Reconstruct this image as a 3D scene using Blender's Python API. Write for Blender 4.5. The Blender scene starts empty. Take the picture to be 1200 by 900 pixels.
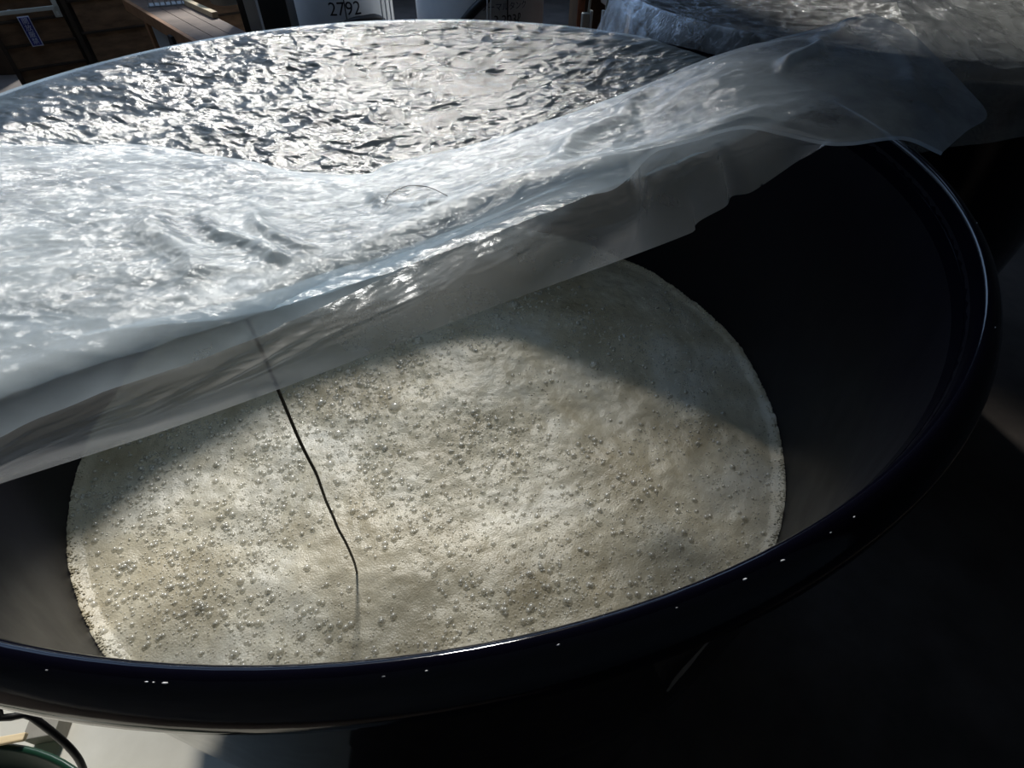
import bpy, bmesh, math, random
import numpy as np
from mathutils import Vector, Matrix

random.seed(7); rng = np.random.default_rng(7)
sc = bpy.context.scene; COL = sc.collection
RZ = 1.6                      # height of the vat's mouth above the floor
FOAM_Z = 0.926

# ------------------------------------------------------------------ camera
CC = np.array((0.0, -1.02699, 1.97922))
CR = np.array((0.98494818, -0.17257220, 0.00979413))
CU = np.array((0.11619582, 0.70300271, 0.70163076))
CF = np.array((0.12796726, 0.68993190, -0.71247341))
FPX = 624.4
cam = bpy.data.cameras.new('camera'); cam.sensor_width = 36.0; cam.lens = FPX/1200*36.0
cam.clip_start = 0.02
co = bpy.data.objects.new('camera', cam); COL.objects.link(co)
co.matrix_world = Matrix(((CR[0], CU[0], -CF[0], CC[0]), (CR[1], CU[1], -CF[1], CC[1]), (CR[2], CU[2], -CF[2], CC[2]), (0, 0, 0, 1)))
sc.camera = co
sc.cycles.max_bounces = 8; sc.cycles.transparent_max_bounces = 12

# ------------------------------------------------------------------ sky, sun, exposure
w = bpy.data.worlds.new('sky'); sc.world = w; w.use_nodes = True
bg = w.node_tree.nodes['Background']; bg.inputs[0].default_value = (0.42, 0.63, 1.0, 1); bg.inputs[1].default_value = 2.1
SUN_EL, SUN_AZ = math.radians(39), math.radians(1)
SD = Vector((math.sin(SUN_AZ)*math.cos(SUN_EL), math.cos(SUN_AZ)*math.cos(SUN_EL), math.sin(SUN_EL)))
sl = bpy.data.lights.new('sun', 'SUN'); sl.energy = 6.8; sl.angle = math.radians(6); sl.color = (1.0, 0.97, 0.91)
so = bpy.data.objects.new('sun', sl); COL.objects.link(so); so.rotation_euler = (-SD).to_track_quat('-Z', 'Y').to_euler(); so.location = (2, 7, 9)
vs = sc.view_settings; vs.view_transform = 'Standard'; vs.look = 'None'; vs.gamma = 1.0; vs.use_curve_mapping = False
vs.exposure = -0.25
def portal(name, loc, rot, sx, sy):
    l = bpy.data.lights.new(name, 'AREA'); l.shape = 'RECTANGLE'; l.size = sx; l.size_y = sy; l.cycles.is_portal = True
    o = bpy.data.objects.new(name, l); COL.objects.link(o); o.location = loc; o.rotation_euler = rot
ROOM = dict(x0=-6.5, x1=6.0, y0=-4.0, y1=11.0, h=6.2)
SKY_HOLE = ((-6.0, 3.6), (.27, 4.6), (.74, 6.3), (-6.0, 10.4)); SKY_HOLE_2 = ((1.65, 6.2), (2.7, 6.2), (2.7, 7.8), (1.65, 7.8))      # unseen roof openings, added and shaped to steer sun and sky light
WIN = (-6.2, 4.6, 2.7, 5.7)                                         # window band in the far wall: x0 x1 z0 z1
portal('roof_hole_portal', (-2.6, 7.0, 6.3), (0, 0, 0), 6.9, 6.9)
portal('roof_hole_portal_small', (2.17, 7.0, 6.3), (0, 0, 0), 1.1, 1.7)
portal('window_portal', (-.8, 11.15, 4.2), (math.radians(-90), 0, 0), 10.8, 3.0)

# ------------------------------------------------------------------ helpers
def px(x, y, z):
    d = CF+(x-600)/FPX*CR-(y-450)/FPX*CU
    return CC+d*(z-CC[2])/d[2]
def tag(o, label=None, cat=None, group=None, kind=None):
    if label: o['label'] = label
    if cat: o['category'] = cat
    if group: o['group'] = group
    if kind: o['kind'] = kind
    return o
def empty(name, loc=(0, 0, 0), rz=0):
    o = bpy.data.objects.new(name, None); COL.objects.link(o); o.location = loc; o.rotation_euler = (0, 0, rz); o.empty_display_size = .1
    return o
def obj_me(name, me, m, parent=None):
    o = bpy.data.objects.new(name, me); COL.objects.link(o)
    if m and not me.materials: me.materials.append(m)
    if parent: o.parent = parent
    return o
def mesh(name, vs_, fs, m, parent=None, smooth=True):
    me = bpy.data.meshes.new(name); me.from_pydata([tuple(map(float, v)) for v in vs_], [], [tuple(f) for f in fs]); me.update()
    if smooth: me.polygons.foreach_set('use_smooth', [True]*len(me.polygons))
    return obj_me(name, me, m, parent)
def bm_obj(name, bm, m, parent=None, smooth=False):
    me = bpy.data.meshes.new(name); bm.to_mesh(me); bm.free()
    if smooth: me.polygons.foreach_set('use_smooth', [True]*len(me.polygons))
    return obj_me(name, me, m, parent)
def box(name, lo, hi, m, parent=None, bev=0.0, M=None):
    bm = bmesh.new(); bmesh.ops.create_cube(bm, size=1.0)
    lo = Vector(lo); hi = Vector(hi)
    for v in bm.verts: v.co = Vector((lo[i]+(v.co[i]+.5)*(hi[i]-lo[i]) for i in range(3)))
    if bev: bmesh.ops.bevel(bm, geom=bm.edges[:], offset=bev, segments=2, affect='EDGES', profile=.6)
    if M is not None: bmesh.ops.transform(bm, matrix=M, verts=bm.verts)
    return bm_obj(name, bm, m, parent)
def grid_faces(nu, nv, closed=False):
    fs = []
    for i in range(nu-(0 if closed else 1)):
        a = i*nv; b = ((i+1) % nu)*nv
        for j in range(nv-1): fs.append((a+j, b+j, b+j+1, a+j+1))
    return fs
def lathe(name, prof, m, parent=None, n=96, c=(0, 0, 0)):
    vs_ = []
    for i in range(n):
        t = 2*math.pi*i/n
        for r, z in prof: vs_.append((c[0]+r*math.cos(t), c[1]+r*math.sin(t), c[2]+z))
    return mesh(name, vs_, grid_faces(n, len(prof), True), m, parent)
def smooth_path(pts, n):
    P = np.array(pts, float); k = len(P)
    if k == 2: return P[0]+(P[1]-P[0])*np.linspace(0, 1, n)[:, None]
    Q = np.vstack([2*P[0]-P[1], P, 2*P[-1]-P[-2]])
    L = np.concatenate([[0], np.cumsum(np.maximum(np.linalg.norm(np.diff(P, axis=0), axis=1), 1e-6))]); s = np.linspace(0, L[-1], n)
    out = []
    for q in s:
        i = min(np.searchsorted(L, q, 'right')-1, k-2); t = (q-L[i])/(L[i+1]-L[i])
        p0, p1, p2, p3 = Q[i], Q[i+1], Q[i+2], Q[i+3]
        out.append(.5*((2*p1)+(-p0+p2)*t+(2*p0-5*p1+4*p2-p3)*t*t+(-p0+3*p1-3*p2+p3)*t**3))
    return np.array(out)
def tube(name, pts, r, m, parent=None, n=48, seg=8):
    P = smooth_path(pts, n); T = np.gradient(P, axis=0); vs_ = []
    ref = np.array((0.31, 0.17, 0.93))
    for i in range(n):
        t = T[i]/np.linalg.norm(T[i]); a = np.cross(t, ref); a /= np.linalg.norm(a); b = np.cross(t, a)
        for k in range(seg):
            th = 2*math.pi*k/seg; vs_.append(P[i]+r*(math.cos(th)*a+math.sin(th)*b))
    fs = [(i*seg+k, i*seg+(k+1) % seg, (i+1)*seg+(k+1) % seg, (i+1)*seg+k) for i in range(n-1) for k in range(seg)]
    fs += [tuple(range(seg))[::-1], tuple(range((n-1)*seg, n*seg))]
    return mesh(name, vs_, fs, m, parent)
# numpy gradient noise
_perm = rng.permutation(512).astype(np.int64); _grad = rng.normal(size=(512, 3)); _grad /= np.linalg.norm(_grad, axis=1)[:, None]
def noise3(p):
    p = np.asarray(p, float); i = np.floor(p).astype(np.int64); f = p-i; u = f*f*f*(f*(f*6-15)+10); r = 0
    for dx in (0, 1):
        for dy in (0, 1):
            for dz in (0, 1):
                h = _perm[(_perm[(_perm[(i[..., 0]+dx) & 511]+i[..., 1]+dy) & 511]+i[..., 2]+dz) & 511]
                g = _grad[h]; d = f-np.array((dx, dy, dz))
                wgt = (u[..., 0] if dx else 1-u[..., 0])*(u[..., 1] if dy else 1-u[..., 1])*(u[..., 2] if dz else 1-u[..., 2])
                r = r+wgt*(g*d).sum(-1)
    return r
def nz(x, y, s, z=0.0, oct_=1):
    r = 0; a = 1
    for k in range(oct_):
        r = r+a*noise3(np.stack(np.broadcast_arrays(x*s*2**k, y*s*2**k, np.float64(z+3.7*k)), -1)); a *= .5
    return r
def ridged(x, y, s, z=0.0): return 1-2*np.abs(nz(x, y, s, z))*2
def sstep(a, b, x): t = np.clip((x-a)/(b-a), 0, 1); return t*t*(3-2*t)

# ------------------------------------------------------------------ materials
def mat(name, col=(.5, .5, .5), rough=.5, metal=0, spec=.5):
    m = bpy.data.materials.new(name); m.use_nodes = True; b = m.node_tree.nodes['Principled BSDF']
    b.inputs['Base Color'].default_value = (*col, 1); b.inputs['Roughness'].default_value = rough; b.inputs['Metallic'].default_value = metal
    b.inputs['Specular IOR Level'].default_value = spec
    return m, m.node_tree, b
def nd(t, typ, **kw):
    n = t.nodes.new(typ)
    for k, v in kw.items(): setattr(n, k, v)
    return n
def setin(n, **kw):
    for k, v in kw.items(): n.inputs[k.replace('_', ' ')].default_value = v
    return n
def objco(t, scale=(1, 1, 1)):
    c = nd(t, 'ShaderNodeTexCoord'); mp = nd(t, 'ShaderNodeMapping'); mp.inputs['Scale'].default_value = scale
    t.links.new(c.outputs['Object'], mp.inputs['Vector']); return mp.outputs['Vector']
def noise_col(name, c1, c2, scale, rough=.6, stretch=(1, 1, 1), bump=0.0, detail=6, spec=.4, lo=.35, hi=.65, metal=0):
    m, t, b = mat(name, c1, rough, metal, spec); v = objco(t, stretch)
    n = setin(nd(t, 'ShaderNodeTexNoise'), Scale=scale, Detail=detail, Roughness=.6); t.links.new(v, n.inputs['Vector'])
    r = nd(t, 'ShaderNodeValToRGB'); r.color_ramp.elements[0].position = lo; r.color_ramp.elements[1].position = hi
    r.color_ramp.elements[0].color = (*c1, 1); r.color_ramp.elements[1].color = (*c2, 1)
    t.links.new(n.outputs['Fac'], r.inputs['Fac']); t.links.new(r.outputs['Color'], b.inputs['Base Color'])
    if bump:
        bp = setin(nd(t, 'ShaderNodeBump'), Strength=bump, Distance=.01); t.links.new(n.outputs['Fac'], bp.inputs['Height']); t.links.new(bp.outputs['Normal'], b.inputs['Normal'])
    return m
def enamel(name, col, r0, r1, scale, bump=.05, spec=.35):
    m, t, b = mat(name, col, r0, 0, spec); v = objco(t)
    n = setin(nd(t, 'ShaderNodeTexNoise'), Scale=scale, Detail=5); t.links.new(v, n.inputs['Vector'])
    mr = setin(nd(t, 'ShaderNodeMapRange')); mr.inputs['To Min'].default_value = r0; mr.inputs['To Max'].default_value = r1
    t.links.new(n.outputs['Fac'], mr.inputs['Value']); t.links.new(mr.outputs['Result'], b.inputs['Roughness'])
    bp = setin(nd(t, 'ShaderNodeBump'), Strength=bump, Distance=.004); t.links.new(n.outputs['Fac'], bp.inputs['Height']); t.links.new(bp.outputs['Normal'], b.inputs['Normal'])
    return m
def film(name, haze, tint, rough, bump, scale, stretch=(1, 1, 1), facet=.0, fscale=40, gloss=1.0, haze_var=.5, back=.5):
    """thin clear polyethylene: see-through + milky haze (front and back scatter) + Fresnel gloss on crinkles"""
    m = bpy.data.materials.new(name); m.use_nodes = True; t = m.node_tree; t.nodes.remove(t.nodes['Principled BSDF']); out = t.nodes['Material Output']
    v = objco(t, stretch)
    n1 = setin(nd(t, 'ShaderNodeTexNoise'), Scale=scale, Detail=8, Roughness=.62, Distortion=.6); t.links.new(v, n1.inputs['Vector'])
    n2 = setin(nd(t, 'ShaderNodeTexVoronoi'), Scale=scale*1.7, Randomness=1.0); n2.feature = 'DISTANCE_TO_EDGE'; 
    vd = nd(t, 'ShaderNodeVectorMath', operation='ADD'); sc_ = nd(t, 'ShaderNodeVectorMath', operation='SCALE'); sc_.inputs['Scale'].default_value = .022
    t.links.new(n1.outputs['Color'], sc_.inputs[0]); t.links.new(v, vd.inputs[0]); t.links.new(sc_.outputs[0], vd.inputs[1]); t.links.new(vd.outputs[0], n2.inputs['Vector'])
    ad = nd(t, 'ShaderNodeMath', operation='MULTIPLY_ADD'); t.links.new(n2.outputs['Distance'], ad.inputs[0]); ad.inputs[1].default_value = .55; t.links.new(n1.outputs['Fac'], ad.inputs[2])
    bp = setin(nd(t, 'ShaderNodeBump'), Strength=bump, Distance=.012); t.links.new(ad.outputs[0], bp.inputs['Height'])
    dif = nd(t, 'ShaderNodeBsdfDiffuse'); trl = nd(t, 'ShaderNodeBsdfTranslucent'); tr = nd(t, 'ShaderNodeBsdfTransparent'); gl = nd(t, 'ShaderNodeBsdfGlossy')
    for q in (dif, trl): q.inputs['Color'].default_value = (*tint, 1)
    tr.inputs['Color'].default_value = (.95, .96, .97, 1); gl.inputs['Roughness'].default_value = rough; gl.inputs['Color'].default_value = (1, 1, 1, 1)
    m1 = nd(t, 'ShaderNodeMixShader'); m1.inputs[0].default_value = back; t.links.new(dif.outputs[0], m1.inputs[1]); t.links.new(trl.outputs[0], m1.inputs[2])
    n3 = setin(nd(t, 'ShaderNodeTexNoise'), Scale=5.0, Detail=4); t.links.new(v, n3.inputs['Vector'])
    mr = nd(t, 'ShaderNodeMapRange'); mr.inputs['From Min'].default_value = .3; mr.inputs['From Max'].default_value = .7
    mr.inputs['To Min'].default_value = haze*(1-haze_var); mr.inputs['To Max'].default_value = min(.95, haze*(1+haze_var)); t.links.new(n3.outputs['Fac'], mr.inputs['Value'])
    m2 = nd(t, 'ShaderNodeMixShader'); t.links.new(mr.outputs[0], m2.inputs[0]); t.links.new(tr.outputs[0], m2.inputs[1]); t.links.new(m1.outputs[0], m2.inputs[2])
    # facing-based gloss, the same on both sides of the film
    lw = nd(t, 'ShaderNodeLayerWeight'); lw.inputs['Blend'].default_value = .5
    pw = nd(t, 'ShaderNodeMath', operation='POWER'); pw.inputs[1].default_value = 4.0; t.links.new(lw.outputs['Facing'], pw.inputs[0])
    ma = nd(t, 'ShaderNodeMath', operation='MULTIPLY_ADD'); ma.inputs[1].default_value = .75*gloss; ma.inputs[2].default_value = .075*gloss; t.links.new(pw.outputs[0], ma.inputs[0])
    m3 = nd(t, 'ShaderNodeMixShader'); t.links.new(ma.outputs[0], m3.inputs[0]); t.links.new(m2.outputs[0], m3.inputs[1]); t.links.new(gl.outputs[0], m3.inputs[2])
    nrm = bp.outputs[0]
    if facet:      # crumpled film: small flat facets, each tilted its own way
        for (k, fs_) in ((facet, fscale), (facet*.55, fscale*2.3)):
            vo = nd(t, 'ShaderNodeTexVoronoi'); vo.feature = 'SMOOTH_F1' if fs_ == fscale else 'F1'; setin(vo, Scale=fs_, Randomness=1.0)
            if fs_ == fscale: setin(vo, Smoothness=.25)
            t.links.new(vd.outputs[0], vo.inputs['Vector'])
            sb = nd(t, 'ShaderNodeVectorMath', operation='SUBTRACT'); sb.inputs[1].default_value = (.5, .5, .5); t.links.new(vo.outputs['Color'], sb.inputs[0])
            sk = nd(t, 'ShaderNodeVectorMath', operation='SCALE'); sk.inputs['Scale'].default_value = k; t.links.new(sb.outputs[0], sk.inputs[0])
            a_ = nd(t, 'ShaderNodeVectorMath', operation='ADD'); t.links.new(nrm, a_.inputs[0]); t.links.new(sk.outputs[0], a_.inputs[1]); nrm = a_.outputs[0]
        no = nd(t, 'ShaderNodeVectorMath', operation='NORMALIZE'); t.links.new(nrm, no.inputs[0]); nrm = no.outputs[0]
    for q in (gl, lw): t.links.new(nrm, q.inputs['Normal'])
    t.links.new(m3.outputs[0], out.inputs['Surface'])
    return m

M = {}
M['enamel'] = enamel('navy_enamel', (.0025, .0025, .0065), .06, .13, 30)
M['enamel_in'] = enamel('navy_enamel_inside', (.005, .005, .009), .32, .5, 14, spec=.2)
M['chip'] = mat('bare_chip', (.75, .75, .78), .4)[0]
M['film'] = film('clear_film', .30, (.62, .82, 1.0), .17, .16, 70, (1, 1.5, 1), back=.76, facet=.15, fscale=24, gloss=.29)
M['film_fold'] = film('clear_film_folded', .42, (.82, .91, .97), .19, .25, 80, (1, 1.5, 1), back=.45, facet=.30, fscale=36, gloss=.36)
M['film_flap'] = film('clear_film_flap', .34, (.80, .80, .80), .22, .14, 30, haze_var=.2, back=.5, facet=.10, fscale=26)
M['film_back'] = film('clear_film_other', .26, (.85, .88, .86), .2, .5, 50, back=.5, facet=.30, fscale=22)
M['film_milky'] = film('milky_film', .42, (.72, .72, .66), .22, .3, 14, haze_var=.3)
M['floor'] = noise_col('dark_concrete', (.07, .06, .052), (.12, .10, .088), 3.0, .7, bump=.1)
M['pale_lit'] = noise_col('pale_lit_tone', (.64, .61, .52), (.78, .75, .66), 3.0, .7, bump=.1)  # lit look of the left floor put into the colour; tub contents share it
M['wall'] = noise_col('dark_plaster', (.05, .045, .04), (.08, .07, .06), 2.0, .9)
M['pale_wall'] = noise_col('bounce_plaster', (.42, .40, .36), (.55, .53, .48), 2.0, .9)  # unseen left and near walls, made pale to bounce fill light
M['roof'] = noise_col('dark_boards', (.035, .028, .022), (.06, .048, .036), 3.0, .9, (1, 6, 1))
M['wood'] = noise_col('brown_board', (.12, .066, .032), (.24, .135, .068), 5.0, .6, (1, 1, 3), .2)
M['batten'] = noise_col('dark_batten', (.03, .018, .010), (.055, .034, .018), 8.0, .7)
M['bench'] = noise_col('bench_brown', (.13, .085, .062), (.20, .135, .10), 6.0, .55, (1, 1, 1), .1)
M['orange'] = noise_col('orange_wood', (.27, .12, .05), (.38, .19, .085), 9.0, .6)
M['pale_wood'] = noise_col('pale_wood', (.62, .48, .28), (.74, .60, .38), 9.0, .6, (1, 6, 1))
M['white'] = mat('white_plastic', (.72, .71, .66), .45)[0]
M['cream'] = mat('cream_paint', (.55, .53, .45), .5)[0]
M['grey_tank'] = noise_col('grey_tank_paint', (.66, .67, .67), (.74, .75, .75), 3.0, .45)
M['black'] = mat('black_rubber', (.008, .008, .008), .45)[0]
M['ink'] = mat('black_ink', (.01, .01, .012), .6)[0]
M['blue_ink'] = mat('navy_ink', (.02, .03, .10), .6)[0]
M['sign_blue'] = mat('sign_blue', (.035, .045, .25), .4)[0]
M['sign_white'] = mat('sign_white', (.75, .76, .85), .5)[0]
M['green'] = mat('dark_green_plastic', (.008, .04, .022), .35)[0]
M['card'] = noise_col('grey_card', (.30, .28, .24), (.38, .36, .31), 8, .8)
M['red'] = noise_col('rust_pole', (.20, .065, .03), (.30, .10, .045), 6, .6)
M['grey'] = mat('grey_metal', (.42, .42, .41), .5)[0]
M['clear_cord'] = mat('pale_cord', (.75, .76, .78), .3)[0]
M['floor_warm'] = M['floor']

# foam: creamy, tan where the froth has collapsed, whiter where it is freshly rising
def foam_mat():
    m, t, b = mat('moromi_foam', (.70, .64, .50), .42, 0, .5); v = objco(t)
    n = setin(nd(t, 'ShaderNodeTexNoise'), Scale=3.2, Detail=7, Roughness=.6, Distortion=.4); t.links.new(v, n.inputs['Vector'])
    r = nd(t, 'ShaderNodeValToRGB'); e = r.color_ramp.elements
    e[0].position = .33; e[0].color = (.37, .31, .20, 1); e[1].position = .70; e[1].color = (.64, .62, .55, 1)
    k = r.color_ramp.elements.new(.5); k.color = (.52, .47, .355, 1)
    t.links.new(n.outputs['Fac'], r.inputs['Fac'])
    n2 = setin(nd(t, 'ShaderNodeTexNoise'), Scale=42, Detail=5, Roughness=.7); t.links.new(v, n2.inputs['Vector'])
    mx = nd(t, 'ShaderNodeMix', data_type='RGBA', blend_type='OVERLAY'); mx.inputs[0].default_value = .35
    t.links.new(r.outputs['Color'], mx.inputs[6]); t.links.new(n2.outputs['Color'], mx.inputs[7])
    hs = nd(t, 'ShaderNodeRGBToBW'); t.links.new(n2.outputs['Color'], hs.inputs[0]); t.links.new(hs.outputs[0], mx.inputs[7])
    t.links.new(mx.outputs[2], b.inputs['Base Color'])
    vo = setin(nd(t, 'ShaderNodeTexVoronoi'), Scale=260, Randomness=1.0); t.links.new(v, vo.inputs['Vector'])
    iv = nd(t, 'ShaderNodeMath', operation='MULTIPLY_ADD'); iv.inputs[1].default_value = -.35; t.links.new(vo.outputs['Distance'], iv.inputs[0]); t.links.new(n2.outputs['Fac'], iv.inputs[2])
    bp = setin(nd(t, 'ShaderNodeBump'), Strength=.4, Distance=.004); t.links.new(iv.outputs[0], bp.inputs['Height']); t.links.new(bp.outputs['Normal'], b.inputs['Normal'])
    return m
M['foam'] = foam_mat()
def bubble_mat():
    m = bpy.data.materials.new('bubble_skin'); m.use_nodes = True; t = m.node_tree; t.nodes.remove(t.nodes['Principled BSDF']); out = t.nodes['Material Output']
    tr = nd(t, 'ShaderNodeBsdfTransparent'); tr.inputs['Color'].default_value = (1, 1, .98, 1); df = nd(t, 'ShaderNodeBsdfDiffuse'); df.inputs['Color'].default_value = (.84, .80, .70, 1)
    gl = nd(t, 'ShaderNodeBsdfGlossy'); gl.inputs['Roughness'].default_value = .26
    a = nd(t, 'ShaderNodeMixShader'); a.inputs[0].default_value = .30; t.links.new(tr.outputs[0], a.inputs[1]); t.links.new(df.outputs[0], a.inputs[2])
    lw = nd(t, 'ShaderNodeLayerWeight'); pw = nd(t, 'ShaderNodeMath', operation='POWER'); pw.inputs[1].default_value = 3.0; t.links.new(lw.outputs['Facing'], pw.inputs[0])
    ma = nd(t, 'ShaderNodeMath', operation='MULTIPLY_ADD'); ma.inputs[1].default_value = .12; ma.inputs[2].default_value = .13; t.links.new(pw.outputs[0], ma.inputs[0])
    b = nd(t, 'ShaderNodeMixShader'); t.links.new(ma.outputs[0], b.inputs[0]); t.links.new(a.outputs[0], b.inputs[1]); t.links.new(gl.outputs[0], b.inputs[2]); t.links.new(b.outputs[0], out.inputs['Surface'])
    return m
M['bubble'] = bubble_mat()

# ------------------------------------------------------------------ the hall
R_ = ROOM
def struct(o): o['kind'] = 'structure'; return o
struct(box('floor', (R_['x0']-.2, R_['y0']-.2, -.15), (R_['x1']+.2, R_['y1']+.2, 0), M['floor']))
struct(box('floor_lit_left', (-2.6, -2.4, -.10), (-.45, .7, .004), M['pale_lit']))  # left floor as a paler slab, its brightness painted in
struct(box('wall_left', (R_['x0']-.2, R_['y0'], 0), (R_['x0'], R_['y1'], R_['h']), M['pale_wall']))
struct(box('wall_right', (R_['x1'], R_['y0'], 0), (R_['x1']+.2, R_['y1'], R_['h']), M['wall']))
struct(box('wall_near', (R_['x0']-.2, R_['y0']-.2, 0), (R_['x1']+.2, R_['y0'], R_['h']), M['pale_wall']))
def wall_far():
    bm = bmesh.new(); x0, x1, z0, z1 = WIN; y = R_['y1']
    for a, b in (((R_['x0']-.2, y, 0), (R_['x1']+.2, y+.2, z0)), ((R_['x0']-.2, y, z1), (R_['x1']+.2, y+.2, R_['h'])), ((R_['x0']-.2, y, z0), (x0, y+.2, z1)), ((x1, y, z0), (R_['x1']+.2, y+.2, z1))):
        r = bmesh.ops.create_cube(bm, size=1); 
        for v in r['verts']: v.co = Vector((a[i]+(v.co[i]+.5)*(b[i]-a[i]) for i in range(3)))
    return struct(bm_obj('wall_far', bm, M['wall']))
wall_far()
def ceiling(name, xa, xb, hole):
    h = R_['h']; o = [(xa, R_['y0']-.2), (xb, R_['y0']-.2), (xb, R_['y1']+.2), (xa, R_['y1']+.2)]
    vs_ = [(*p, h) for p in o]+[(*p, h) for p in hole]+[(*p, h+.12) for p in o]+[(*p, h+.12) for p in hole]
    fs = []
    for i in range(4):
        j = (i+1) % 4; fs += [(i, i+4, j+4, j), (i+8, j+8, j+12, i+12), (i+4, i+12, j+12, j+4)]
    return struct(mesh(name, vs_, fs, M['roof'], smooth=False))
ceiling('ceiling', R_['x0']-.2, 1.2, SKY_HOLE); ceiling('ceiling', 1.2, R_['x1']+.2, SKY_HOLE_2)
# window bars
wn = struct(empty('window_1', ((WIN[0]+WIN[1])/2, R_['y1']+.1, WIN[2])))
for k in range(1, 6):
    x = WIN[0]+(WIN[1]-WIN[0])*k/6-wn.location.x
    box('mullion', (x-.03, -.04, 0), (x+.03, .04, WIN[3]-WIN[2]), M['batten'], wn)

# panelled board wall with battens, turned toward the vat
WA = math.radians(30); WD = np.array((math.cos(WA), math.sin(WA), 0)); WP = np.array((-4.24, 6.37, 0)); WN = np.array((math.sin(WA), -math.cos(WA), 0))
bw = struct(empty('wall_back', tuple(WP), WA))     # local x along the wall, -y toward the vat
box('wall_core', (0, 0, 0), (3.4, .06, 2.4), M['batten'], bw)
cols = [(.0, .70, [.0, .17, .385, .60, .82, 1.05, 1.3, 1.6, 1.9, 2.38]), (.78, 1.75, [.0, .12, .42, .72, 1.05, 1.4, 1.8, 2.38]), (1.83, 2.6, [.0, .12, .42, .72, 1.05, 1.4, 1.8, 2.38]), (2.68, 3.38, [.0, .12, .42, .72, 1.05, 1.4, 1.8, 2.38])]
for (x0, x1, zs) in cols:
    for i in range(len(zs)-1):
        box('panel', (x0+.03, -.012-.006*((i*7) % 3), zs[i]+.012), (x1-.01, 0, zs[i+1]-.012), M['wood'], bw, .003)
    for z in zs[1:-1]: box('batten', (x0, -.036, z-.011), (x1, 0, z+.011), M['batten'], bw, .003)
for x in (0, .72, 1.77, 2.62): box('stile', (x-.0, -.045, 0), (x+.045, 0, 2.38), M['batten'], bw, .003)

# ------------------------------------------------------------------ fermentation vat
vat = tag(empty('fermentation_vat'), 'large round navy enamel vat of foaming mash under a plastic sheet', 'vat')
lathe('wall_outside', [(.0, .02), (.84, .02), (.865, .05), (.872, .4), (.888, 1.0), (.892, RZ-.06), (.905, RZ-.055)], M['enamel'], vat, 160)
lathe('wall_inside', [(.0, .06), (.80, .06), (.85, .10), (.868, .5), (.880, .93), (.888, RZ-.10), (.8945, RZ-.028)], M['enamel_in'], vat, 160)
# rolled lip: crest near the inner edge, falling away outward
lip = [(r, RZ+z) for r, z in smooth_path([(.8945, -.03), (.8950, -.012), (.8975, -.003), (.9020, 0), (.908, -.0020), (.916, -.008), (.923, -.017), (.928, -.027), (.930, -.036)], 26)]
lathe('rim', [(.890, RZ-.06)]+lip+[(.9285, RZ-.038), (.920, RZ-.038), (.893, RZ-.038)], M['enamel'], vat, 200)
for (x, y) in [(175, 796), (182, 799), (196, 798), (62, 778), (450, 788), (780, 691), (860, 664), (905, 645), (960, 613), (992, 600), (1142, 262), (1163, 384), (500, 778), (650, 741)]:
    p = px(x, y, RZ-.004); a = math.atan2(p[1], p[0]); s = random.uniform(.0007, .0016)
    bm = bmesh.new(); bmesh.ops.create_icosphere(bm, subdivisions=1, radius=1)
    for v in bm.verts: v.co = Vector((v.co.x*s*.5, v.co.y*s*random.uniform(.8, 2.0), v.co.z*s*.45))+Vector((random.uniform(-.2, .2)*s,)*3)
    c = bm_obj('enamel_chip', bm, M['chip'], vat, True); c.location = (.909*math.cos(a), .909*math.sin(a), RZ-.0025); c.rotation_euler = (0, 0, a)
# thin grey streak down the outside, wider towards its lower end
def streak():
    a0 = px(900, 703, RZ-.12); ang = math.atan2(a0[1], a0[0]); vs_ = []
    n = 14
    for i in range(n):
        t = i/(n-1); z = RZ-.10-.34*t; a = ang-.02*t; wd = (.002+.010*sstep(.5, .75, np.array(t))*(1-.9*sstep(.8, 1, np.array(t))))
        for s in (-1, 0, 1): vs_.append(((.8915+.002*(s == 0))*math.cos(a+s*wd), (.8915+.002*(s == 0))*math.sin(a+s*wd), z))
    return mesh('grey_streak', vs_, grid_faces(n, 3), mat('streak_grey', (.10, .095, .085), .8)[0], vat)
streak()

# ------------------------------------------------------------------ foam
def foam_h(x, y):
    r = np.hypot(x, y)
    h = .016*nz(x, y, 3.2, 1.3, 2)+.007*nz(x, y, 11, 5.1, 2)+.0025*nz(x, y, 38, 2.2, 2)
    h = h+.035*np.exp(-((x-.10)**2+(y-.12)**2)/.045)            # rising dome in the middle
    h = h-.012*np.exp(-((x-.45)**2+(y+.10)**2)/.02)
    return h+.010*sstep(.85, .878, r)
def foam():
    nr, nt = 230, 640; rr = np.concatenate([[0.0005], np.linspace(.01, .86, nr-8), np.linspace(.864, .8795, 7)]); th = np.linspace(0, 2*math.pi, nt, endpoint=False)
    T, Rr = np.meshgrid(th, rr, indexing='ij')
    x = Rr*np.cos(T); y = Rr*np.sin(T); z = FOAM_Z+foam_h(x, y)
    edge = (Rr > .875); z = z+edge*.010*nz(np.cos(T)*1.0, np.sin(T)*1.0, 60, 9)
    V = np.stack([x, y, z], -1).reshape(-1, 3)
    return tag(mesh('mash_foam', V, grid_faces(nt, nr, True), M['foam']), 'creamy bubbling foam of fermenting mash filling the navy vat', 'foam', kind='stuff')
FO = foam()
def dome(seg, rings):
    vs_ = [(0, 0, 1.0)]; fs = []
    for i in range(1, rings+1):
        a = math.pi*.56*i/rings
        for k in range(seg): t = 2*math.pi*k/seg; vs_.append((math.sin(a)*math.cos(t), math.sin(a)*math.sin(t), math.cos(a)))
    for k in range(seg): fs.append((0, 1+k, 1+(k+1) % seg))
    for i in range(rings-1):
        for k in range(seg): a = 1+i*seg; fs.append((a+k, a+seg+k, a+seg+(k+1) % seg, a+(k+1) % seg))
    return np.array(vs_), fs
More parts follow.
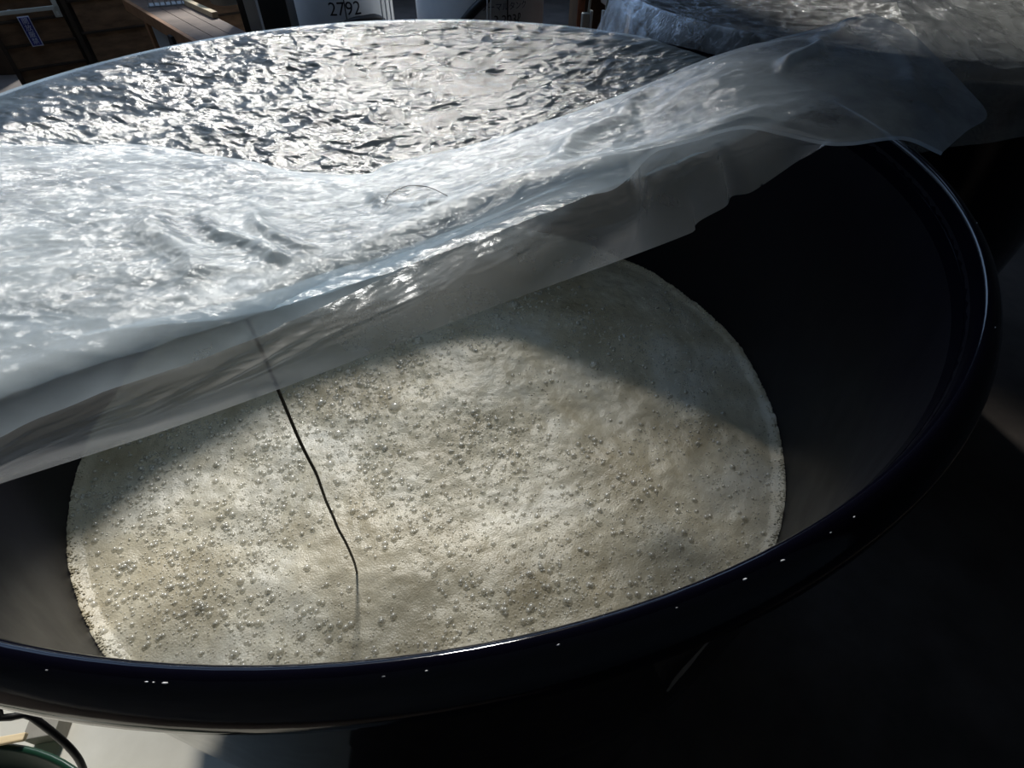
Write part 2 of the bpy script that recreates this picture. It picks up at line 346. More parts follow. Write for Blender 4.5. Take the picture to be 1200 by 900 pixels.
def bubbles(name, x, y, r, m, seg, rings, up=.35):
    D, F = dome(seg, rings); z = FOAM_Z+foam_h(x, y)
    V = (D[None]*r[:, None, None]+np.stack([x, y, z-r*(1-up)*.35], -1)[:, None]).reshape(-1, 3); k = len(D)
    fs = [tuple(a+i*k for a in f) for i in range(len(x)) for f in F]
    o = mesh(name, V, fs, m, FO); o['kind'] = 'stuff'; return o
# where the froth is coarse: the left and middle of the vat
def scatter(n, dens, rmax=.872):
    out = np.zeros((0, 2))
    while len(out) < n:
        p = rng.uniform(-rmax, rmax, (n*2, 2)); p = p[np.hypot(p[:, 0], p[:, 1]) < rmax]
        p = p[rng.random(len(p)) < dens(p[:, 0], p[:, 1])]; out = np.vstack([out, p])
    return out[:n]
cl = lambda x, y: np.clip(.15+1.5*nz(x, y, 5, 7.7, 2)+.35, 0.04, 1)
coarse = lambda x, y: cl(x, y)*np.clip(1.15-1.1*(x+.15), .12, 1)
p = scatter(7500, coarse); bubbles('small_bubbles', p[:, 0], p[:, 1], .0024+.0062*rng.random(len(p))**2.6, M['bubble'], 9, 3)
p = scatter(14000, cl); bubbles('fine_bubbles', p[:, 0], p[:, 1], .0013+.0014*rng.random(len(p)), M['bubble'], 6, 2)
ea = rng.uniform(0, 2*math.pi, 5200); er = .8785-.012*rng.random(len(ea))**2.5
D_ = rng.uniform(.001, .0028, len(ea)); bubbles('edge_froth', er*np.cos(ea), er*np.sin(ea), D_, M['foam'], 6, 2, .9)
big = [(490, 402, 9), (470, 425, 6), (463, 477, 9), (430, 410, 6), (395, 505, 8), (345, 520, 6), (408, 435, 7), (375, 470, 7), (352, 470, 5), (420, 470, 5), (603, 357, 9), (440, 520, 6), (385, 540, 6), (366, 452, 5), (455, 455, 5),
       (697, 425, 8), (500, 360, 5), (520, 480, 4), (310, 520, 5), (295, 528, 4), (420, 545, 5), (330, 590, 4), (470, 560, 4), (574, 545, 4), (452, 550, 6), (480, 535, 4), (360, 600, 4), (300, 560, 4), (230, 520, 4), (270, 600, 4), (250, 560, 4), (370, 500, 4), (340, 555, 5), (540, 520, 4), (630, 600, 4), (410, 490, 5), (445, 495, 4), (398, 470, 4)]
DB, DF = dome(20, 7); DBM = bpy.data.meshes.new('bubble'); DBM.from_pydata([tuple(v) for v in DB], [], DF); DBM.materials.append(M['bubble']); DBM.polygons.foreach_set('use_smooth', [True]*len(DBM.polygons))
for (x, y, r) in big:
    q = px(x, y, FOAM_Z+.01); h = float(foam_h(np.array([q[0]]), np.array([q[1]]))[0]); r = r*.0021
    o = obj_me('bubble', DBM, None, FO); o.location = (q[0], q[1], FOAM_Z+h-r*.25); o.scale = (r, r, r*.9)

# ------------------------------------------------------------------ plastic cover sheet
cover = tag(empty('plastic_cover_sheet', (0, 0, RZ)), 'crinkled clear plastic sheet folded back across the navy vat', 'plastic sheet')
INV = np.array((0, 0, RZ))
CH_D = np.array((.898, .440)); CH_N = np.array((-.440, .898)); CH_O = -.350
def lip_z(r): return RZ+.004-.040*np.clip((r-.903)/.035, 0, 1)**1.8
def zA(x, y):
    r = np.hypot(x, y); k = np.clip(1-r/.897, 0, 1); s = np.clip(1-(r/.897)**2, 0, 1)
    v = x*CH_N[0]+y*CH_N[1]-CH_O; u = x*CH_D[0]+y*CH_D[1]
    # the sheet hangs lowest along a short line left of the middle
    ax, ay, bx, by = -.66, -.32, -.08, -.20; L2 = (bx-ax)**2+(by-ay)**2
    tt = np.clip(((x-ax)*(bx-ax)+(y-ay)*(by-ay))/L2, 0, 1); qx = ax+tt*(bx-ax); qy = ay+tt*(by-ay)
    dx, dy = x-qx, y-qy; dd = np.hypot(dx, dy)+1e-6; bq = (dx*qx+dy*qy)/dd; edge = -bq+np.sqrt(np.maximum(bq*bq+.897**2-qx*qx-qy*qy, 1e-6))
    sag = .20*np.clip(1-dd/edge, 0, 1)*(1-.85*(1-tt)**3)+.015*s
    z = lip_z(r)-sag*(.12+.88*sstep(0, .32, v))
    ins = sstep(0.0, .10, s)
    wr = .0022*ridged(u*.8+.2*v, v*1.6, 7.5, 4.4)+.0015*ridged(x*.8+.4*y, y*1.6-.3*x, 20, 8.4)+.0007*ridged(x*.8+.3*y, y*1.5, 50, 1.4)
    return z+(wr+.006*nz(x, y, 3.1, 6.6))*(.06+.94*ins)
def sheet_lower():
    nu, nv, ns = 620, 430, 14; L = math.sqrt(.937**2-CH_O**2); vs_ = np.zeros((nu, nv+ns, 3))
    for i, u in enumerate(np.linspace(-L*.9995, L*.9995, nu)):
        vm = math.sqrt(max(.937**2-u*u, 0))-CH_O; v = np.linspace(0, vm, nv)
        b = CH_D*u; x = b[0]+CH_N[0]*(CH_O+v); y = b[1]+CH_N[1]*(CH_O+v); vs_[i, :nv, 0] = x; vs_[i, :nv, 1] = y; vs_[i, :nv, 2] = zA(x, y)
        e = np.array((x[-1], y[-1])); er = e/np.linalg.norm(e); a = math.atan2(e[1], e[0])
        for j in range(ns):   # skirt over the far lip
            t = (j+1)/ns; fl = .012*math.sin(a*23)*t+.018*t+.010*math.sin(a*9+1)*t
            q = er*(.938+.006*min(1, t*4)+fl); vs_[i, nv+j] = (q[0], q[1], RZ-.034-.006*min(1, t*6)-(.15+.04*math.sin(a*5))*t)
    return mesh('lower_layer', (vs_-INV).reshape(-1, 3), grid_faces(nu, nv+ns), M['film'], cover)
sheet_lower()

def onA(x, y, lift=.008):
    z = RZ-.04
    for _ in range(12):
        q = px(x, y, z); z = float(zA(np.array([q[0]]), np.array([q[1]]))[0])+lift if math.hypot(q[0], q[1]) < .93 else RZ+lift
    return px(x, y, z)
def resample(C, n):
    return smooth_path(C, n)
def coons(back, front, left, right, nu, nv):
    B = resample(back, nu); Fr = resample(front, nu); Lf = resample(left, nv); Rt = resample(right, nv)
    u = np.linspace(0, 1, nu)[:, None, None]; v = np.linspace(0, 1, nv)[None, :, None]
    return (1-v)*B[:, None]+v*Fr[:, None]+(1-u)*Lf[None]+u*Rt[None]-((1-u)*(1-v)*B[0]+u*(1-v)*B[-1]+(1-u)*v*Fr[0]+u*v*Fr[-1])
BACK = [onA(-170, 178), onA(-60, 172), onA(0, 172), onA(90, 171), onA(180, 173), onA(280, 190), onA(340, 208), onA(400, 217), onA(425, 214), onA(440, 205), onA(500, 190, .012), onA(560, 175, .015), onA(640, 147, .02), onA(700, 125, .02), px(770, 95, RZ), px(830, 68, RZ+.02), px(880, 53, RZ+.04), px(950, 35, RZ+.06), px(1000, 20, RZ+.08), px(1022, 15, RZ+.085)]
FRONT = [px(-170, 497, RZ+0.030), px(-60, 455, RZ+0.028), px(0, 432, RZ+0.025), px(100, 397, RZ+0.020), px(180, 374, RZ+0.015), px(260, 348, RZ+0.010), px(330, 320, RZ+0.003), px(430, 280, RZ-0.005), px(520, 238, RZ+0.000), px(600, 207, RZ+0.012), px(650, 195, RZ+0.022), px(690, 186, RZ+.03), px(740, 178, RZ+.03), px(800, 165, RZ+.035), px(870, 147, RZ+.04), px(920, 155, RZ+.035), px(965, 165, RZ+.03), px(1000, 166, RZ+.025), px(1060, 160, RZ+.015), px(1105, 178, RZ-.015)]
RIGHT = [BACK[-1], px(1058, 42, RZ+.07), px(1090, 78, RZ+.04), px(1122, 112, RZ+.01), px(1150, 145, RZ-.015), px(1128, 161, RZ-.016), FRONT[-1]]
LEFT = [BACK[0], FRONT[0]]
NU, NVB, NX = 640, 240, 16
def sheet_fold():
    G = coons(BACK, FRONT, LEFT, RIGHT, NU, NVB)
    u = np.linspace(0, 1, NU)[:, None]*np.ones((1, NVB)); v = np.ones((NU, 1))*np.linspace(0, 1, NVB)[None]
    x, y = G[..., 0], G[..., 1]
    ed = np.minimum(sstep(0, .08, v), sstep(0, .06, 1-v))*sstep(0, .03, 1-u)
    right = sstep(.55, .75, u)
    wr = .0026*ridged(x*1.2+.5*y, y*1.0-.6*x, 5.2, 2.4)+.0016*ridged(x*.7+.5*y, y*1.6-.8*x, 16, 7.9)*(1-.6*right)+.0004*ridged(x+.3*y, y*1.4-.5*x, 85, 6.3)*(1-.9*right)+.0008*ridged(x*.7+.4*y, y*1.5-.6*x, 46, 3.3)*(1-.8*right)
    wr = wr+.008*nz(x, y, 3.5, 9.2)
    arch = .055*right*np.sin(np.pi*np.clip(v, 0, 1))**1.0+.032*np.sin(np.pi*v**.8)*(1-right)
    G[..., 2] += wr*ed+arch*(.4+.6*sstep(0, .2, 1-u))
    for (a, b, amp, wd) in [((545, 262), (430, 205), .012, .016), ((690, 70), (800, 160), .0, .02), ((985, 68), (905, 130), .016, .014), ((300, 250), (355, 295), .012, .014), ((240, 255), (345, 330), .012, .014), ((235, 345), (190, 260), .012, .02), ((620, 195), (760, 120), .014, .022), ((1010, 90), (1090, 160), .010, .02)]:
        p0 = px(*a, RZ)[:2]; p1 = px(*b, RZ)[:2]; d = p1-p0; L = np.linalg.norm(d); d /= L; rx = x-p0[0]; ry = y-p0[1]
        t = rx*d[0]+ry*d[1]; s = -rx*d[1]+ry*d[0]+.012*np.sin(t*30)
        G[..., 2] += amp*np.exp(-(s/wd)**2)*sstep(-.05, .05, t)*sstep(-.05, .05, L-t)*ed
    # rounding over the fold, fading out where the layer ends in a free edge
    rows = []
    P0 = G[:, -1]; uu = np.linspace(0, 1, NU); w_ = (1-sstep(.56, .64, uu))[:, None]
    T = np.gradient(P0, axis=0); T[:, 2] = 0; T /= np.linalg.norm(T, axis=1)[:, None]; Nn = np.stack([T[:, 1], -T[:, 0], 0*T[:, 0]], 1)   # toward the viewer
    for k in range(1, NX+1):
        a0 = math.radians(2); a = a0+math.radians(80)*k/NX; rows.append(P0+w_*(Nn*.045*(math.sin(a)-math.sin(a0))-np.array((0, 0, 1))*.045*(math.cos(a0)-math.cos(a)))+ (1-w_)*np.array((0, 0, -.0004*k)))
    G = np.concatenate([G, np.stack(rows, 1)], 1)
    G[:, NVB-25:, 2] += (.0014*ridged(G[:, NVB-25:, 0]*.7+.3*G[:, NVB-25:, 1], G[:, NVB-25:, 1]*2, 12, 5.5))*(1-sstep(.55, .65, uu))[:, None]*np.concatenate([np.linspace(0, 1, 25), np.ones(NX)])[None]
    # carry the layer on to the left rim
    nr_ = G.shape[1]; a0_, a1_ = math.atan2(.06, -.915), math.atan2(-.60, -.68)+2*math.pi; NE = 46
    aa = a0_+(a1_-a0_)*np.clip(np.linspace(0, nr_/NVB, nr_), 0, 1); T_ = np.stack([.915*np.cos(aa), .915*np.sin(aa), RZ+.014+0*aa], 1)
    k_ = np.linspace(0, 1, NE, endpoint=False)[:, None, None]; E_ = (1-k_)*T_[None]+k_*G[0][None]
    E_[..., 2] += (.003*ridged(E_[..., 0], E_[..., 1], 12, 2.4)+.0012*ridged(E_[..., 0], E_[..., 1], 44, 3.3))*(np.sin(np.pi*k_[..., 0]))
    GX = np.concatenate([E_, G], 0)
    mesh('folded_layer', (GX-INV).reshape(-1, 3), grid_faces(NU+NE, NVB+NX), M['film_fold'], cover)
    return G, uu
FOLD, UU = sheet_fold(); FOLD_END = FOLD[:, -1]
def on_fold(x, y, lift):
    d = FOLD[:, :NVB].reshape(-1, 3)-CC; w_ = d@CF; e = (600+FPX*(d@CR)/w_-x)**2+(450-FPX*(d@CU)/w_-y)**2
    return FOLD[:, :NVB].reshape(-1, 3)[int(e.argmin())]+np.array((0, 0, lift))
def sheet_flap():
    k = UU < .60; top = list(FOLD_END[k][::6])+[px(740, 174, RZ+.015), px(800, 158, RZ+.015), px(870, 140, RZ+.015), px(925, 150, RZ+.01), px(966, 161, RZ+.005)]
    bot = [px(-170, 625, RZ-0.055), px(-60, 588, RZ-0.055), px(0, 567, RZ-0.058), px(100, 535, RZ-0.064), px(200, 502, RZ-0.070), px(330, 455, RZ-0.078), px(450, 409, RZ-0.082), px(560, 366, RZ-0.086), px(650, 333, RZ-0.090), px(740, 300, RZ-0.095), px(800, 277, RZ-0.095), px(814, 270, RZ-0.095), px(820, 259, RZ-0.085), px(870, 232, RZ-0.065), px(920, 199, RZ-0.040), px(968, 163, RZ-0.010)]
    nu, nv = 420, 90; B = resample(top, nu)
    # match the two rims by their own arc length
    G = np.zeros((nu, nv, 3)); Fq = resample(bot, nu); v = np.linspace(0, 1, nv)[None, :, None]
    G = (1-v)*B[:, None]+v*Fq[:, None]
    u = np.linspace(0, 1, nu)[:, None]; vv = v[..., 0]
    s = np.concatenate([[0], np.cumsum(np.linalg.norm(np.diff(B, axis=0), axis=1))])[:, None]
    nrm = np.array((.44, -.898, 0.0))
    d = .020*np.sin(np.pi*vv**.8)+.010*nz(s*np.ones_like(vv), vv*.2, 4, 3.1)*sstep(0, .15, vv)*(1-vv)
    d = d+(.0022*ridged(s*.5+.06*vv, vv*.3+s*.2, 16, 6.2)+.0010*ridged(s*.6, vv*.3, 40, 1.1))*sstep(0, .1, vv)*(1-sstep(.25, .6, vv))
    d = d-.016*np.exp(-((u-.835)/.012)**2)*sstep(.1, .4, vv)+.008*np.exp(-((u-.97)/.02)**2)
    G = G+d[..., None]*nrm
    q_ = np.linspace(0, 1, nv)[:, None]; T_ = (1-q_)*np.array((-.686, -.605, RZ+.014))+q_*np.array((-.655, -.590, RZ-.02))
    k_ = np.linspace(0, 1, 30, endpoint=False)[:, None, None]; G = np.concatenate([(1-k_)*T_[None]+k_*G[0][None], G], 0)
    mesh('hanging_flap', (G-INV).reshape(-1, 3), grid_faces(nu+30, nv), M['film_flap'], cover)
sheet_flap()
th = [on_fold(x, y, .002) for x, y in ((452, 238), (458, 228), (478, 219), (502, 220), (524, 231))]
tag(tube('black_thread', th, .0007, M['black'], n=24, seg=5), 'thin curved black thread lying on the folded plastic sheet', 'thread')

# probe cable hanging straight down into the foam
def probe():
    x, y = -.2154, -.4924; z = np.linspace(RZ-.012, FOAM_Z+.004, 16); rnd = random.Random(3); pts = []
    for i, q in enumerate(z):
        k = min(1, i/8); pts.append((x+.0022*k*math.sin(i*1.1)+rnd.uniform(-.001, .001)*k, y+.0015*k*math.cos(i*1.3), q))
    tag(tube('probe_cable', pts, .0024, M['black'], n=90), 'thin black cable hanging under the plastic sheet into the foam', 'cable')
probe()

# ------------------------------------------------------------------ neighbouring vat
V2 = np.array((1.75, 1.15, 0))
v2 = tag(empty('fermentation_vat', tuple(V2)), 'neighbouring dark vat fully covered with loose plastic sheet', 'vat')
lathe('wall_outside', [(.0, .02), (.84, .02), (.865, .05), (.872, .4), (.888, 1.0), (.892, RZ-.05), (.905, RZ-.045)], M['enamel'], v2, 128)
lathe('wall_inside', [(.0, .06), (.80, .06), (.85, .10), (.868, .5), (.880, .93), (.890, RZ-.035)], M['enamel_in'], v2, 128)
lathe('rim', [(.890, RZ-.06)]+lip+[(.9285, RZ-.038), (.920, RZ-.038), (.893, RZ-.038)], M['enamel'], v2, 128)
c2 = tag(empty('plastic_cover_sheet', (V2[0], V2[1], RZ)), 'rumpled plastic sheet draped over the neighbouring covered vat', 'plastic sheet')
def sheet2():
    nt, nr, ns = 360, 120, 40; th = np.linspace(0, 2*math.pi, nt, endpoint=False); V = np.zeros((nt, nr+ns, 3))
    for i, a in enumerate(th):
        r = np.linspace(.002, .936, nr); x = r*math.cos(a); y = r*math.sin(a); s = np.clip(1-(r/.925)**2, 0, 1)
        z = .005-.07*s**.8+(.0055*ridged(x, y, 7, 11.2)+.0028*ridged(x, y, 18, 3.2)+.0012*ridged(x, y, 45, 5.2)+.012*nz(x, y, 3, 2))*(.1+.9*sstep(0, .15, s))
        V[i, :nr] = np.stack([x, y, z], 1)
        da = (a-math.radians(185)+math.pi) % (2*math.pi)-math.pi; side = math.exp(-(da/.5)**2)
        da2 = (a-math.radians(262)+math.pi) % (2*math.pi)-math.pi; fr_ = math.exp(-(da2/.55)**2)
        ln = .30+.10*math.sin(a*3+1)-.22*fr_
        for j in range(ns):
            t = (j+1)/ns; rr = .940+.012*min(1, 5*t)+(.02+.09*side)*t+(.014*math.sin(a*17+2*math.sin(a*5))+.008*math.sin(a*41))*t*(1-.5*fr_)
            V[i, nr+j] = (rr*math.cos(a), rr*math.sin(a), .005-ln*t)
    mesh('top_layer', V.reshape(-1, 3), grid_faces(nt, nr+ns, True), M['film_back'], c2)
    b = [px(1024, 6, RZ+.05), px(1060, -15, RZ+.05), px(1120, -38, RZ+.05), px(1240, -60, RZ+.05)]
    f = [px(1086, 74, RZ+.006), px(1120, 78, RZ+.0), px(1160, 82, RZ-.005), px(1260, 90, RZ-.01)]
    l = [b[0], px(1052, 30, RZ+.055), f[0]]; r_ = [b[-1], f[-1]]
    G = coons(b, f, l, r_, 160, 110); x, y = G[..., 0], G[..., 1]; v = np.linspace(0, 1, 110)[None]
    G[..., 2] += .010*ridged(x, y*1.3, 6, 4.1)+.004*ridged(x, y, 15, 1.7)+.018*nz(x, y, 4, 3)+.025*np.sin(np.pi*v)
    mesh('folded_layer', (G-np.array((V2[0], V2[1], RZ))).reshape(-1, 3), grid_faces(160, 110), M['film_milky'], c2)
sheet2()

# ------------------------------------------------------------------ things behind
def text_mesh(name, body, size, m, parent, cx=None, radius=None):
    cu = bpy.data.curves.new(name, 'FONT'); cu.body = body; cu.size = size; cu.align_x = 'CENTER'; cu.align_y = 'CENTER'; cu.resolution_u = 3
    t = bpy.data.objects.new(name, cu); COL.objects.link(t); bpy.context.view_layer.update()
    me = bpy.data.meshes.new_from_object(t.evaluated_get(bpy.context.evaluated_depsgraph_get())); bpy.data.objects.remove(t); bpy.data.curves.remove(cu)
    me.name = name; me.materials.clear()
    return obj_me(name, me, m, parent)
def wrap(o, R, ang, z, slant=0):     # bend flat lettering around an upright cylinder of radius R
    bm = bmesh.new(); bm.from_mesh(o.data); bmesh.ops.triangulate(bm, faces=bm.faces); bm.to_mesh(o.data); bm.free()
    for v in o.data.vertices:
        a = ang+v.co.x/R; v.co = Vector((R*math.cos(a), R*math.sin(a), z+v.co.y))
def grey_tank(label, az, dist, R, H):
    c = (CC[0]+dist*math.sin(az), CC[1]+dist*math.cos(az)); t = tag(empty('storage_tank', (c[0], c[1], 0)), label, 'tank', 'grey storage tanks behind the vat')
    prof = [(0, .12), (R-.03, .12), (R, .15), (R, .16), (R, H-.02), (R-.02, H), (R-.10, H+.05), (.20, H+.16), (0, H+.17)]
    lathe('shell', prof, M['grey_tank'], t, 72)
    lathe('top_ring', [(R-.001, H-.09), (R+.012, H-.085), (R+.012, H-.045), (R-.001, H-.04)], M['white'], t, 72)
    lathe('manhole_lid', [(0, H+.22), (.20, H+.22), (.215, H+.20), (.215, H+.14)], M['grey'], t, 40)
    for k in range(4):
        a = k*math.pi/2+.5; box('leg', (-.035, -.035, 0), (.035, .035, .14), M['grey'], t, .005).location = ((R-.1)*math.cos(a), (R-.1)*math.sin(a), 0)
    return t, c
TA, TB = math.radians(-4.9), math.radians(7.2)
t1, c1 = grey_tank('pale grey storage tank lettered 2792 behind the vat', TA, 7.5, .58, 1.12)
t2, c2_ = grey_tank('pale grey storage tank lettered with its litre capacity behind the vat', TB, 6.9, .68, 1.55)
def facing(c): return math.atan2(CC[1]-c[1], CC[0]-c[0])
a1 = facing(c1); a2 = facing(c2_)
wrap(text_mesh('lettering', '2792', .17, M['ink'], t1), .583, a1+.07, .74)
wrap(text_mesh('lettering', 'サーマルタンク', .072, M['blue_ink'], t2), .683, a2+.37, .855)
wrap(text_mesh('lettering', '3,203ℓ', .115, M['ink'], t2), .683, a2+.41, .745)
def on_cyl(c, R, a, z): return (c[0]+R*math.cos(a), c[1]+R*math.sin(a), z)
# sight tubes (dark line down each tank) and pale cords hanging in front
for (t, c, R, a) in ((t1, c1, .58, a1+.07), (t2, c2_, .68, a2+.40)):
    q = empty('x'); bpy.data.objects.remove(q)
    tube('level_tube', [(R*math.cos(a)*1.012, R*math.sin(a)*1.012, z) for z in (.3, .7, 1.05)], .006, M['ink'], t, n=8, seg=6)
CL = {k: 'one of three thin pale ropes hanging before the tank lettered 2792' for k in (447, 452, 457)}; CL.update({k: 'one of a pair of thin pale ropes before the litre lettered tank' for k in (571, 575)})
for (xx, dd) in ((447, 6.75), (452, 6.75), (457, 6.75), (571, 6.1), (575, 6.1)):
    az = math.atan2(*(lambda d: (d[0], d[1]))(CF+(xx-600)/FPX*CR-(10-450)/FPX*CU)); X = CC[0]+dd*math.sin(az); Y = CC[1]+dd*math.cos(az)
    tag(tube('slack_rope', [(X-.01, Y, 2.2), (X, Y, 1.2), (X+.004, Y, .5), (X+.01, Y, .02)], .007, M['clear_cord'], n=16, seg=6), CL[xx], 'rope', 'pale ropes hanging before the tanks')
# black hoses slumped against the tanks
def hose(c, R, aa, label):
    tag(tube('black_hose', [on_cyl(c, R+.05, a, z) for a, z in aa], .045, M['black'], n=40, seg=10), label, 'hose')
hose(c1, .58, [(a1-.75, .05), (a1-.35, .42), (a1, .60), (a1+.35, .64), (a1+.7, .60), (a1+.95, .3), (a1+1.0, .05)], 'thick black hose looped against the tank lettered 2792')
hose(c2_, .68, [(a2-.75, .05), (a2-.45, .55), (a2-.15, .80), (a2+.12, .97), (a2+.32, 1.16), (a2+.42, 1.45), (a2+.45, 1.75)], 'thick black hose sweeping up past the litre lettering on a grey tank')

# pole with hanging plugs, grey box
def azd(x, y, d):
    r = CF+(x-600)/FPX*CR-(y-450)/FPX*CU; k = d/math.hypot(r[0], r[1]); return CC+r*k
P_ = azd(681, 10, 6.4)
tag(tube('rust_pole', [(P_[0], P_[1], 0), (P_[0], P_[1], 2.6)], .036, M['red'], n=4, seg=16), 'rust brown upright pole beside the grey storage tank', 'pole')
db = azd(700, 15, 6.9); o = box('control_cabinet', (db[0]-.22, db[1], 0), (db[0]+.25, db[1]+.35, 1.75), M['batten'], None, .01); tag(o, 'dark control cabinet standing behind the hanging plugs', 'cabinet')
gb = azd(722, 3, 6.6); tag(box('grey_box', (gb[0]-.10, gb[1]-.1, gb[2]-.03), (gb[0]+.12, gb[1]+.20, gb[2]+.25), M['grey'], None, .01), 'small grey steel box mounted on the dark cabinet', 'box')
for (xx, sgn) in ((689, -1), (709, 1)):
    q = azd(xx, 22, 6.2); pl = tag(empty('hanging_plug', tuple(q)), 'cream cable plug hanging on its cord '+('beside the rust brown pole' if sgn < 0 else 'in front of the grey steel box'), 'plug')
    box('body', (-.035+.03*sgn, -.03, -.085), (.035+.03*sgn, .03, .05), M['cream'], pl, .012)
    box('clip', (-.012-.025*sgn, -.035, -.09), (.012-.025*sgn, .02, .07), M['white'], pl, .004)
    tube('cord', [(0, 0, .05), (.006, 0, .2), (.0, 0, .6), (0, 0, 1.6)], .012, M['cream'], pl, n=14, seg=8)
ob = azd(714, 33, 6.0); tag(lathe('orange_bucket', [(0, 0), (.10, 0), (.13, .62), (.138, .63), (.138, .66), (.128, .66), (.098, .02), (0, .02)], M['orange'], None, 32, (ob[0]+.05, ob[1], 0)), 'tall orange bucket standing under the hanging plugs', 'bucket')

# work bench to the left with stick and tub
bd = np.array((.517, -.856)); bp_ = np.array((.856, .517)); b0 = np.array((-2.56, 5.91))
bench = tag(empty('work_bench', (b0[0], b0[1], 0), math.atan2(bd[1], bd[0])), 'brown topped wooden work bench by the board wall', 'bench')   # local x toward the viewer, local y to the right
for k in range(3): box('plank', (-.5, .022+k*.142, .765), (2.0, .160+k*.142, .80), M['bench'], bench, .004)
box('edge_rail', (-.5, -.02, .70), (2.0, .02, .803), M['orange'], bench, .004)
for x in (.02, 1.85): box('leg', (x, .0, 0), (x+.10, .07, .77), M['orange'], bench, .005); box('leg', (x, .38, 0), (x+.08, .44, .77), M['orange'], bench, .005)
box('shelf', (.1, .05, .25), (1.9, .42, .28), M['bench'], bench, .003)
box('shelf_board', (.14, .03, .28), (.95, .05, .72), M['grey'], bench, .003)  # loose grey board standing on the shelf, parented to the bench
for (d, hh, lb) in ((1.02, .30, 'narrow black pouch hanging on the side of the bench'), (1.36, .20, 'short black pouch hanging on the side of the bench')):
    q = b0+bd*d; MM = Matrix.Translation((q[0], q[1], .74)) @ Matrix.Rotation(math.atan2(bd[1], bd[0]), 4, 'Z'); bm = bmesh.new()
    pv = [bm.verts.new(MM @ Vector(v)) for v in ((0, -.05, 0), (.10, -.05, 0), (.22, -.05, -hh), (-.10, -.05, -hh), (0, -.022, 0), (.10, -.022, 0), (.22, -.022, -hh), (-.10, -.022, -hh))]
    for f in ((0, 1, 2, 3), (4, 7, 6, 5), (0, 4, 5, 1), (1, 5, 6, 2), (2, 6, 7, 3), (3, 7, 4, 0)): bm.faces.new([pv[i] for i in f])
    tag(bm_obj('pouch', bm, M['black']), lb, 'pouch')
s0 = px(219, 2, .83); s1 = px(252, 17, .83); sd = s1-s0; ln_ = float(np.linalg.norm(sd))
tag(box('wooden_stick', (.0, -.028, -.024), (ln_, .028, .024), M['pale_wood'], None, .004, Matrix.Translation((s0[0], s0[1], .826)) @ Matrix.Rotation(math.atan2(sd[1], sd[0]), 4, 'Z')), 'square pale wooden stick lying on the bench', 'stick')
tb = px(262, 9, .80); tag(lathe('white_tub', [(0, 0), (.14, 0), (.155, .01), (.19, .30), (.20, .30), (.20, .315), (.18, .315), (.14, .02), (0, .02)], M['white'], None, 40, (tb[0], tb[1]+.22, .802)), 'round white plastic tub standing on the bench', 'tub')
cr = px(195, 8, .80); cr_o = tag(empty('wire_crate', (cr[0], cr[1]+.02, .80), .3), 'small grey wire crate at the far end of the bench', 'crate')
for k in range(7): box('wire', (-.16+k*.05, -.004, 0), (-.15+k*.05, .004, .16), M['grey'], cr_o)
for z in (0, .075, .15): box('rail', (-.165, -.006, z), (.165, .002, z+.012), M['grey'], cr_o)
box('tray', (-.165, .002, 0), (.165, .16, .012), M['grey'], cr_o)
gp = b0+bd*1.62+bp_*.56; tag(box('grey_post', (-.05, -.05, 0), (.05, .05, 2.3), M['grey'], None, .006, Matrix.Translation((gp[0], gp[1], 0))), 'square grey upright post beside the end of the bench', 'post')
kb = azd(316, 20, 6.6); tag(box('dark_locker', (kb[0]-.24, kb[1]-.1, 0), (kb[0]+.20, kb[1]+.4, 1.9), M['black'], None, .01), 'black steel locker between the bench and the first grey tank', 'locker')

# on the board wall: enamel sign, pale rail, small plate
def on_wall(x, y, off=0.0):
    d = CF+(x-600)/FPX*CR-(y-450)/FPX*CU; p0 = WP+WN*off; k = ((p0-CC)@WN)/(d@WN); q = CC+d*k; return float((q-WP)@WD), float(q[2])
def wall_thing(name, label, cat): return tag(empty(name, tuple(WP+np.array((0, 0, 0))), WA), label, cat)
u0, z0 = on_wall(26.5, 20, .06); u1, z1 = on_wall(45, 53.5, .06); uc = (u0+u1)/2; hw = .052
sg = wall_thing('enamel_sign', 'narrow blue upright sign with white characters on the board wall', 'sign')
box('border', (uc-hw, -.058, z1-.005), (uc+hw, -.048, z0+.005), M['sign_white'], sg, .002)
box('plate', (uc-hw+.008, -.061, z1+.005), (uc+hw-.008, -.057, z0-.005), M['sign_blue'], sg, .001)
hh = (z0-z1-.02)/4
for k, ch in enumerate('開放厳禁'):
    t = text_mesh('character', ch, hh*1.02, M['sign_white'], sg); t.rotation_euler = (math.radians(90), 0, 0); t.location = (uc, -.0618, z0-.01-hh*(k+.5))
ra, rza = on_wall(-30, 22, .12); rb, rzb = on_wall(67, 6, .12)
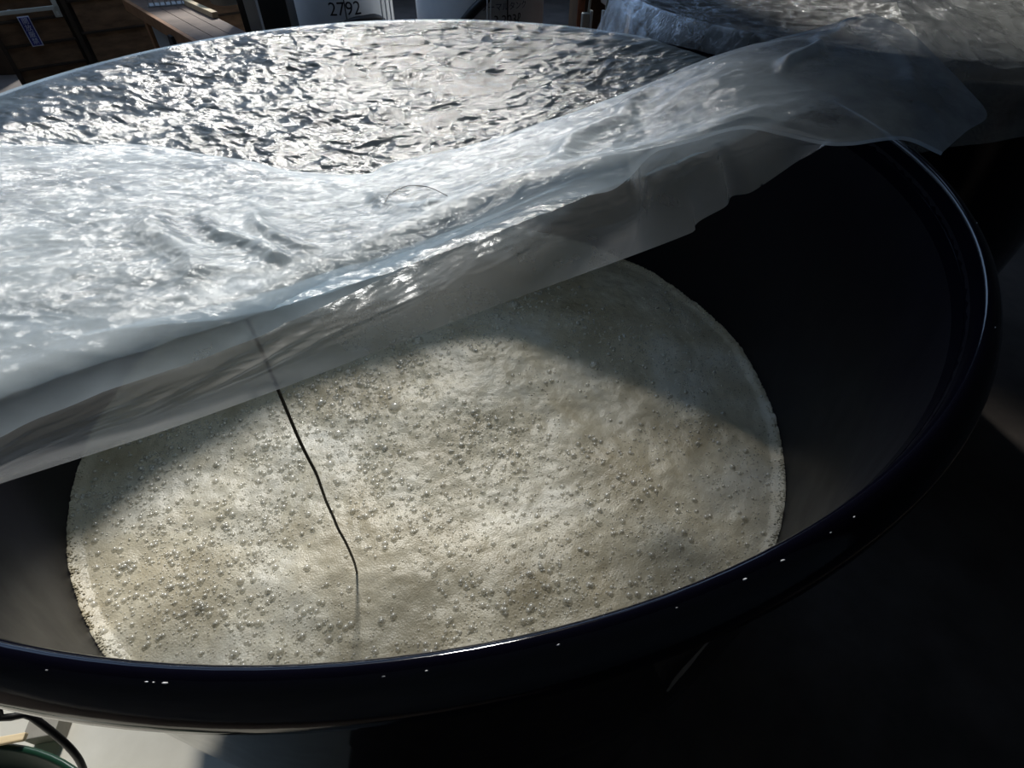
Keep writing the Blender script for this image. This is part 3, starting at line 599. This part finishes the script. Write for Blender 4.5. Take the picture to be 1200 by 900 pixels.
rl = wall_thing('pale_rail', 'pale horizontal rail fixed across the board wall above the sign', 'rail')
zr = (rza+rzb)/2
box('bar', (ra, -.13, zr-.018), (rb, -.10, zr+.018), M['cream'], rl, .004); box('bar', (rb-.04, -.13, zr-.018), (rb+.005, -.10, zr+.9), M['cream'], rl, .004)
box('bracket', (rb-.03, -.10, zr-.01), (rb, 0, zr+.01), M['grey'], rl); box('bracket', (ra+.3, -.10, zr-.01), (ra+.33, 0, zr+.01), M['grey'], rl)
pa, pz = on_wall(67.5, 15.5, .05); sp = wall_thing('switch_plate', 'small pale switch plate on the board wall under the rail end', 'switch')
box('plate', (pa-.033, -.058, pz-.035), (pa+.033, -.040, pz+.035), M['cream'], sp, .004); box('rocker', (pa-.012, -.064, pz-.018), (pa+.012, -.056, pz+.018), M['white'], sp, .002)
tag(box('dark_crate', (-5.6, 6.9, 0), (-4.42, 7.6, .55), M['batten'], None, .01), 'dark wooden crate standing beside the board wall', 'crate')

# ------------------------------------------------------------------ floor things at the foot of the vat
tag(tube('black_cable', [(-.893, -.06, .62), tuple(px(5, 815, .56)), tuple(px(35, 838, .50)), tuple(px(60, 857, .44)), tuple(px(85, 880, .36)), tuple(px(98, 903, .28)), tuple(px(106, 945, .14)), tuple(px(110, 990, .018))], .0085, M['black'], n=60, seg=10), 'thick black cable looping down to the floor beside the vat', 'cable')
gt = tag(empty('green_tub', (-1.465, -1.090, 0)), 'wide dark green tub on the floor beside the vat', 'tub')
lathe('body', [(0, .004), (.56, .004), (.58, .02), (.635, .19), (.646, .20), (.640, .206), (.628, .20), (.570, .03), (0, .02)], M['green'], gt, 96)
lathe('contents', [(0, .135), (.3, .13), (.55, .118), (.603, .112)], M['pale_lit'], gt, 64)
tag(box('grey_carton', (-1.375, -.42, .004), (-1.285, -.33, .07), M['card'], None, .003), 'small grey carton standing behind the green tub', 'carton')
tag(box('wood_strip', (-1.60, -.468, .2065), (-1.262, -.448, .222), M['pale_wood'], None, .003), 'pale wooden strip lying across the green tub rim', 'strip')
